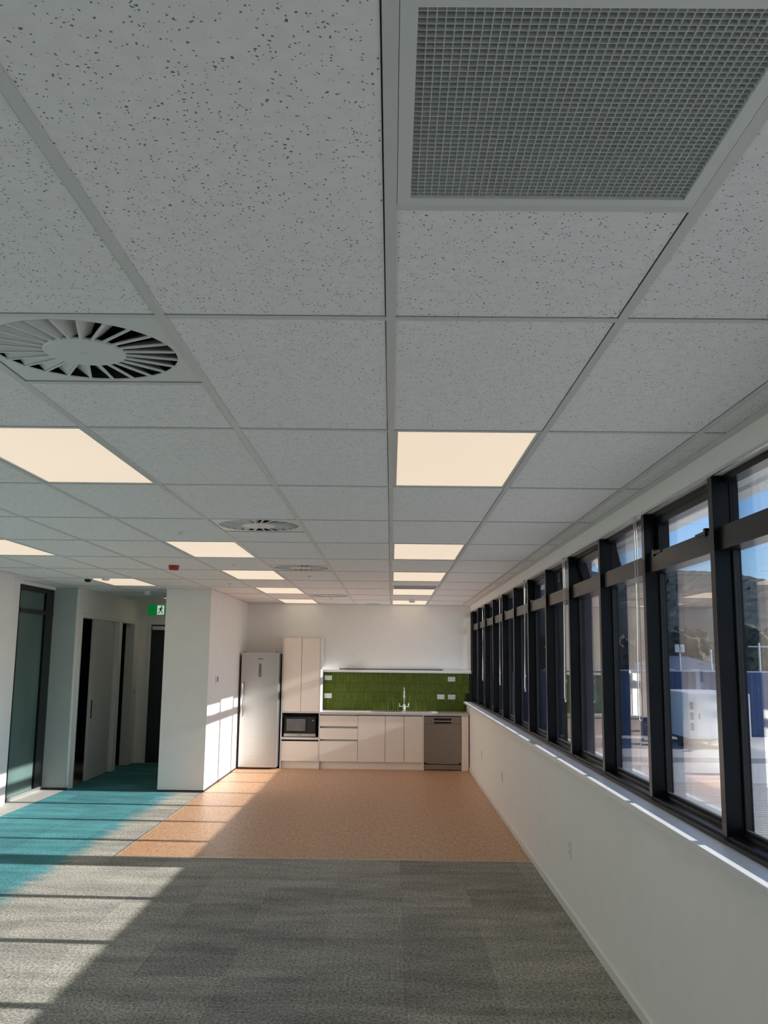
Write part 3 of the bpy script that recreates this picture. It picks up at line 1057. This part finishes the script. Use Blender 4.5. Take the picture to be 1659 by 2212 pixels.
# ------------------------------------------------------------------ doors on the left
d1 = sempty('door_1', (0, 0, 0), 'pale sliding door standing half open in the corridor')
fr1 = MB()
fr1.box(-4.33, XCOR + 0.012, 12.470, 12.515, 0, 2.28)
fr1.box(-4.33, XCOR + 0.012, 14.225, 14.275, 0, 2.28)
fr1.box(-4.33, XCOR + 0.012, 12.515, 14.225, 2.235, 2.28)
fr1.build('frame', 'white_trim', d1, 0.001)
lf = box('leaf', 'door_white', (-4.255, -4.215, 13.10, 13.95, 0.008, 2.235), d1, 0.002)
box('flush_pull', 'plastic_black', (-4.216, -4.211, 13.145, 13.180, 0.85, 1.10), lf)
box('side_panel', 'door_white', (-4.30, -4.262, 13.93, 14.225, 0.0, 2.235), d1)
d2 = sempty('door_2', (0, 0, 0), 'second corridor door standing open')
fr2 = MB()
fr2.box(-4.33, XCOR + 0.010, 14.345, 14.385, 0, 2.28)
fr2.box(-4.33, XCOR + 0.010, 15.065, 15.105, 0, 2.28)
fr2.box(-4.33, XCOR + 0.010, 14.385, 15.065, 2.235, 2.28)
fr2.build('frame', 'white_trim', d2, 0.001)
lf2 = box('leaf', 'door_white', (-0.02, 0.02, 0.0, 0.66, 0.01, 2.23), d2, 0.002)
lf2.location = (-4.40, 14.99, 0)
lf2.rotation_euler = (0, 0, radians(19))
MB().tube([(0.02, 0.07, 1.0), (0.07, 0.07, 1.0), (0.075, 0.18, 1.0)], 0.009, 8).build('lever_handle', 'plastic_black', lf2)
d3 = sempty('door_3', (0, 0, 0), 'dark door at the end of the corridor under the exit sign')
fr3 = MB()
fr3.box(-4.035, -3.995, 15.36, 15.40, 0, 2.28)
fr3.box(-3.995, -3.02, 15.36, 15.40, 2.24, 2.28)
fr3.build('frame', 'white_trim', d3, 0.001)
lf3 = box('leaf', 'door_dark', (-3.995, -3.05, 15.375, 15.399, 0.01, 2.24), d3)
box('door_closer', 'aluminium', (-3.97, -3.72, 15.32, 15.375, 2.15, 2.215), lf3, 0.004)
d4 = sempty('door_4', (0, 0, 0), 'frosted glass door in black frame at the left')
f4 = MB()
f4.box(-4.60, -4.535, 11.140, 11.215, 0, 2.585)
f4.box(-4.60, -4.535, 12.060, 12.330, 0, 2.585)
f4.box(-4.60, -4.535, 11.215, 12.060, 2.520, 2.585)
f4.box(-4.60, -4.530, 11.215, 12.330, 2.245, 2.295)
f4.build('frame', 'black_aluminium', d4, 0.002)
box('frosted_pane', 'frosted_glass', (-4.575, -4.565, 11.205, 12.070, 0.045, 2.250), d4)
box('frosted_top_pane', 'frosted_glass', (-4.575, -4.565, 11.205, 12.070, 2.290, 2.525), d4)
box('threshold', 'aluminium', (-4.60, -4.52, 11.215, 12.33, -0.005, 0.045), d4)
W(box('wall_over_door', 'paint', (-4.62, -4.52, 11.14, 12.335, 2.585, TOP)), 'wall above the frosted door')

# exit sign
t = thing('exit_sign', (-3.81, 15.20, 2.475), 'green running man exit sign at the corridor end', 'exit sign')
box('housing', 'plastic_white', (-0.225, 0.225, 0.0, 0.06, -0.092, 0.092), t, 0.003)
box('green_face', 'exit_green', (-0.218, 0.218, -0.004, 0.0, -0.085, 0.085), t)
wp = box('white_doorway', 'exit_white', (-0.060, 0.055, -0.006, -0.004, -0.075, 0.075), t)
man = MB()


def limb(a, b_, w):
    d = Vector((b_[0] - a[0], b_[1] - a[1]))
    nrm = Vector((-d.y, d.x)).normalized() * w / 2
    man.prism([(a[0] + nrm.x, a[1] + nrm.y), (a[0] - nrm.x, a[1] - nrm.y), (b_[0] - nrm.x, b_[1] - nrm.y), (b_[0] + nrm.x, b_[1] + nrm.y)], 1, -0.008, -0.006)


man.prism([(0.012 + 0.013 * cos(2 * pi * q / 12), 0.052 + 0.013 * sin(2 * pi * q / 12)) for q in range(12)], 1, -0.008, -0.006)
limb((0.004, 0.038), (-0.006, -0.006), 0.026)
limb((0.010, 0.034), (0.036, 0.012), 0.010)
limb((0.002, 0.034), (-0.030, 0.022), 0.010)
limb((-0.030, 0.022), (-0.038, 0.000), 0.010)
limb((-0.002, -0.004), (0.024, -0.028), 0.013)
limb((0.024, -0.028), (0.020, -0.062), 0.012)
limb((-0.008, -0.004), (-0.020, -0.038), 0.013)
limb((-0.020, -0.038), (-0.050, -0.052), 0.012)
man.build('running_man', 'exit_ink', wp)
ar = MB().prism([(0.10, 0.02), (0.10, -0.02), (0.15, -0.02), (0.15, -0.045), (0.195, 0.0), (0.15, 0.045), (0.15, 0.02)], 1, -0.006, -0.004)
ar.build('arrow', 'exit_white', t)
for s in (-0.15, 0.15):
    box('bracket', 'metal_white', (s - 0.01, s + 0.01, 0.02, 0.04, 0.09, CZ - 2.475 - 0.001), t)

# wall plates
def vplate(name, x, y, z, nx, label, cat, group=None, dark=False):
    t = thing(name, (x, y, z), label, cat, group)
    a = 0.008 * nx
    box('plate', 'plastic_white', (min(0, a), max(0, a), -0.036, 0.036, -0.058, 0.058), t, 0.001)
    b_ = 0.012 * nx
    for zz in (-0.025, 0.018):
        box('rocker', 'plastic_black' if dark else 'frame_white', (min(a, b_), max(a, b_), -0.010, 0.010, zz, zz + 0.022), t)
    return t


vplate('wall_outlet', XW, 6.65, 0.45, -1, 'white outlet plate on the window wall, nearest of three', 'outlet', 'outlets on the window wall')
vplate('wall_outlet', XW, 10.6, 0.44, -1, 'white outlet plate on the window wall, middle of three', 'outlet', 'outlets on the window wall')
vplate('wall_outlet', XW, 12.92, 0.45, -1, 'white outlet plate on the window wall, farthest, near the dishwasher', 'outlet', 'outlets on the window wall')
vplate('light_switch', XCOR, 15.25, 1.135, 1, 'pale light switch beside the second corridor door', 'switch', dark=True)
t = thing('wall_controller', (XD, 12.85, 1.42), 'small white controller with dark display on the divider wall', 'controller')
box('case', 'plastic_white', (0, 0.018, -0.06, 0.06, -0.05, 0.05), t, 0.003)
box('screen', 'glass_black', (0.018, 0.020, -0.01, 0.045, -0.03, 0.035), t)

# ------------------------------------------------------------------ blind chains
for i, y in enumerate((4.90, 6.98, 9.06, 11.14, 13.22)):
    lab = ['white blind chain loop by the third window frame, nearest', 'white blind chain loop, second from the viewpoint', 'white blind chain loop in the middle of five', 'white blind chain loop, fourth along the windows', 'white blind chain loop nearest the kitchen'][i]
    t = thing('blind_chain', (XF - 0.022, y, 0), lab, 'blind chain', 'blind chain loops on the windows')
    pts = []
    zb, zt, hw = 1.47, 2.505, 0.035
    N = 16
    for q in range(N + 1):
        u = q / N
        pts.append((0.004 * sin(3 * u + i), -hw * (0.55 + 0.45 * u), zt + (zb - zt) * u))
    for q in range(1, 8):
        a = pi + pi * q / 8
        pts.append((0.0, hw * cos(a), zb + hw * sin(a)))
    for q in range(N + 1):
        u = 1 - q / N
        pts.append((0.003 * sin(4 * u), hw * (0.55 + 0.45 * u), zt + (zb - zt) * u))
    MB().tube(pts, 0.0030, 6).build('cord', 'chain_white', t, smooth=True)
    MB().lathe([(0.010, 2.5), (0.010, 2.515)][::-1], 0, 0, 10).build('guide', 'chain_white', t)
    MB().tube([(0, -hw, 1.60), (0, -hw, 1.575)], 0.005, 8).build('connector', 'plastic_white', t)

# ------------------------------------------------------------------ outside
GZ = -0.62
W(box('ground', 'yard_concrete', (1.50, 900, -300, 1000, GZ - 0.3, GZ)), 'grey yard outside')
W(box('ground_path', 'concrete_path', (1.50, 30, 14.95, 19.6, GZ, -0.33)), 'pale concrete path beyond the deck')
W(box('ground_kerb', 'concrete_path', (3.0, 40, 22.3, 22.6, GZ, GZ + 0.12)), 'white kerb line across the yard')
deck = thing('timber_deck', (0, 0, 0), 'grey timber deck outside the windows', 'deck')
bd = MB().box(1.52, 6.6, 0, 0.130, -0.03, 0.0).mesh('deck_board', 'deck_timber')
nb = 0
y = -3.0
while y < 14.85:
    inst(bd, 'deck_board', deck, (0, y, -0.12 + random.uniform(-0.001, 0.001)))
    y += 0.150
js = MB()
for x in (1.7, 3.3, 4.9, 6.4):
    js.box(x, x + 0.05, -3.0, 14.85, GZ, -0.151)
js.build('joist', 'bark', deck)

# blue corrugated building
bld = thing('blue_building', (0, 30, GZ), 'long blue corrugated metal building across the yard', 'building')
cw = MB()
x = 5.0
prof = []
while x < 40:
    prof += [(x, 0), (x + 0.10, 0), (x + 0.125, -0.03), (x + 0.175, -0.03), (x + 0.20, 0)]
    x += 0.2
prof2 = [(p[0], p[1]) for p in prof]
cw.prism(prof2 + [(x, 0.2), (5.0, 0.2)], 2, 0.0, 2.02)
cw.build('cladding', 'cladding_blue', bld)
MB().box(5.0, 40, 0.2, 8, 0, 1.95).build('core', 'cladding_blue', bld)
box('parapet_flashing', 'flashing', (4.95, 40, -0.06, 0.25, 2.02, 2.06), bld)
for xx in (9.75, 13.6):
    box('downpipe', 'house_wall', (xx, xx + 0.12, -0.12, -0.03, 0, 2.0), bld)

# white trailer
t = thing('box_trailer', (8.1, 25.6, GZ), 'white box trailer parked before the blue building', 'trailer')
box('box_body', 'van_white', (0, 1.7, 0, 3.2, 0.28, 1.50), t, 0.03)
bdoor = box('rear_door', 'van_white', (0.22, 1.42, -0.02, 0.0, 0.34, 1.44), t, 0.006)
box('door_latch', 'van_dark', (0.28, 0.31, -0.04, -0.02, 0.80, 0.95), bdoor)
box('top_hinge', 'van_dark', (1.34, 1.38, -0.035, -0.02, 1.20, 1.40), bdoor)
for z_ in (0.50, 0.78, 1.06):
    box('side_vent', 'van_dark', (0.05, 0.14, -0.012, 0.0, z_, z_ + 0.20), t)
MB().box(0.1, 1.6, 0.02, 3.1, 0.20, 0.28).build('chassis', 'van_dark', t)
for xx in (0.02, 1.52):
    w_ = MB()
    w_.prism([(0.9 + 0.26 * cos(2 * pi * q / 20), 0.26 + 0.26 * sin(2 * pi * q / 20)) for q in range(20)], 0, xx, xx + 0.16)
    w_.build('wheel', 'van_dark', t)
MB().tube([(0.8, -0.02, 0.24), (0.5, -0.35, 0.22), (0.3, -0.7, 0.22)], 0.04, 8).build('tow_bar', 'van_dark', t)

# far house
t = thing('far_house', (22.5, 80, 0), 'pale blue gabled house beyond the blue building', 'house')
MB().box(0, 5.2, 0, 6, GZ, 1.4).build('wall', 'house_wall', t)
MB().prism([(-0.3, 1.35), (5.5, 1.35), (2.6, 2.15)], 1, -0.4, 6.4).build('roof', 'house_roof', t)
for xx in (0.8, 3.2):
    box('window', 'plastic_white', (xx, xx + 1.0, -0.04, 0.0, 0.35, 1.05), t)
t = thing('lamp_post', (18.6, 60, GZ), 'twin flood lamp post far beyond the yard', 'lamp post')
MB().tube([(0, 0, 0), (0, 0, 3.2)], 0.05, 8).build('pole', 'pole_grey', t)
for s in (-0.28, 0.06):
    box('lamp_head', 'van_white', (s, s + 0.22, -0.1, 0.1, 2.9, 3.4), t, 0.02)
t = thing('flue_pole', (13.25, 38.5, GZ), 'thin white pole rising above the blue building roof', 'pole')
MB().tube([(0, 0, 0), (-0.04, 0, 2.78)], 0.04, 8).build('shaft', 'van_white', t)
MB().lathe([(0.055, 2.83), (0.055, 2.76)], -0.04, 0, 8).build('cap', 'van_white', t)
t = thing('power_pole', (24.5, 62, GZ), 'distant power pole with a crossarm', 'pole')
MB().tube([(0, 0, 0), (0, 0, 3.6)], 0.07, 8).build('post', 'pole_grey', t)
box('crossarm', 'pole_grey', (-0.7, 0.7, -0.05, 0.05, 3.3, 3.4), t)

# forested hill
hm = MB()
NA, NR = 150, 26
from mathutils import noise as mnoise
for a in range(NA + 1):
    az = radians(-6 + 56 * a / NA)
    for r in range(NR + 1):
        u = r / NR
        d = 170 + 330 * u
        ridge = 40 + 6.5 * sin(az * 9 + 0.6) + 3.5 * sin(az * 23)
        h = ridge * (1.12 * u ** 0.8) * (1.0 + 0.05 * math.sin(7 * u + 5 * az))
        px, py = d * sin(az), d * cos(az)
        h += 2.6 * u * mnoise.noise((px * 0.09, py * 0.09, 0)) + 1.4 * u * mnoise.noise((px * 0.3, py * 0.3, 3)) + 1.0 * u * random.random()
        hm.v.append((px, py, h + GZ))
for a in range(NA):
    for r in range(NR):
        i = a * (NR + 1) + r
        hm.f.append((i, i + NR + 1, i + NR + 2, i + 1))
# close the back so that it is a solid landform
b0 = len(hm.v)
for a in range(NA + 1):
    az = radians(-6 + 56 * a / NA)
    hm.v.append((560 * sin(az), 560 * cos(az), GZ))
for a in range(NA):
    i = a * (NR + 1) + NR
    hm.f.append((i, i + NR + 1, b0 + a + 1, b0 + a))
W(hm.build('forested_hill', 'hazy_forest'), 'hazy forested hill under blue sky beyond the yard')

# tree belt in front of the hill
spots = [(23, 97, 2.6, 5.0), (30, 94, 2.8, 5.6), (33, 110, 2.8, 5.6), (39, 98, 3.0, 6.0), (45, 110, 2.8, 5.2), (50, 98, 3.0, 5.8), (57, 108, 3.0, 5.4), (20, 112, 2.8, 5.2), (66, 116, 3.2, 5.6), (38, 124, 3.2, 6.6), (53, 124, 3.2, 6.8)]
tl_ = ['first tree from the left of the far belt', 'second tree from the left of the far belt', 'broad crowned tree beside the far house', 'tall tree behind the white pole',
       'low tree right of the white pole', 'dark tree beside the power pole', 'loose tree right of the power pole', 'small tree at the left end of the far belt', 'tree at the right end of the far belt', 'taller tree in the rear row, left', 'taller tree in the rear row, right']
for i, (x, y, r, h) in enumerate(spots):
    t = thing('belt_tree', (x, y, GZ), 'distant bushy ' + tl_[i], 'tree', 'trees below the hill')
    bm = bmesh.new()
    bmesh.ops.create_icosphere(bm, subdivisions=4, radius=1.0)
    for v in bm.verts:
        nrm = v.co.normalized()
        f_ = 1 + 0.30 * mnoise.noise(nrm * 2.3 + Vector((i * 7, 0, 0))) + 0.22 * mnoise.noise(nrm * 6 + Vector((i * 3, 1, 0))) + 0.10 * mnoise.noise(nrm * 15 + Vector((i, 5, 2)))
        v.co = Vector((nrm.x * r * f_, nrm.y * r * f_, nrm.z * h * 0.42 * f_))
    me = bpy.data.meshes.new('crown')
    bm.to_mesh(me)
    bm.free()
    me.materials.append(MATS['foliage'])
    o = inst(me, 'crown', t, (0, 0, h * 0.56))
    MB().tube([(0, 0, 0), (0.1, 0, h * 0.4)], [0.22, 0.14], 8).build('trunk', 'bark', t)
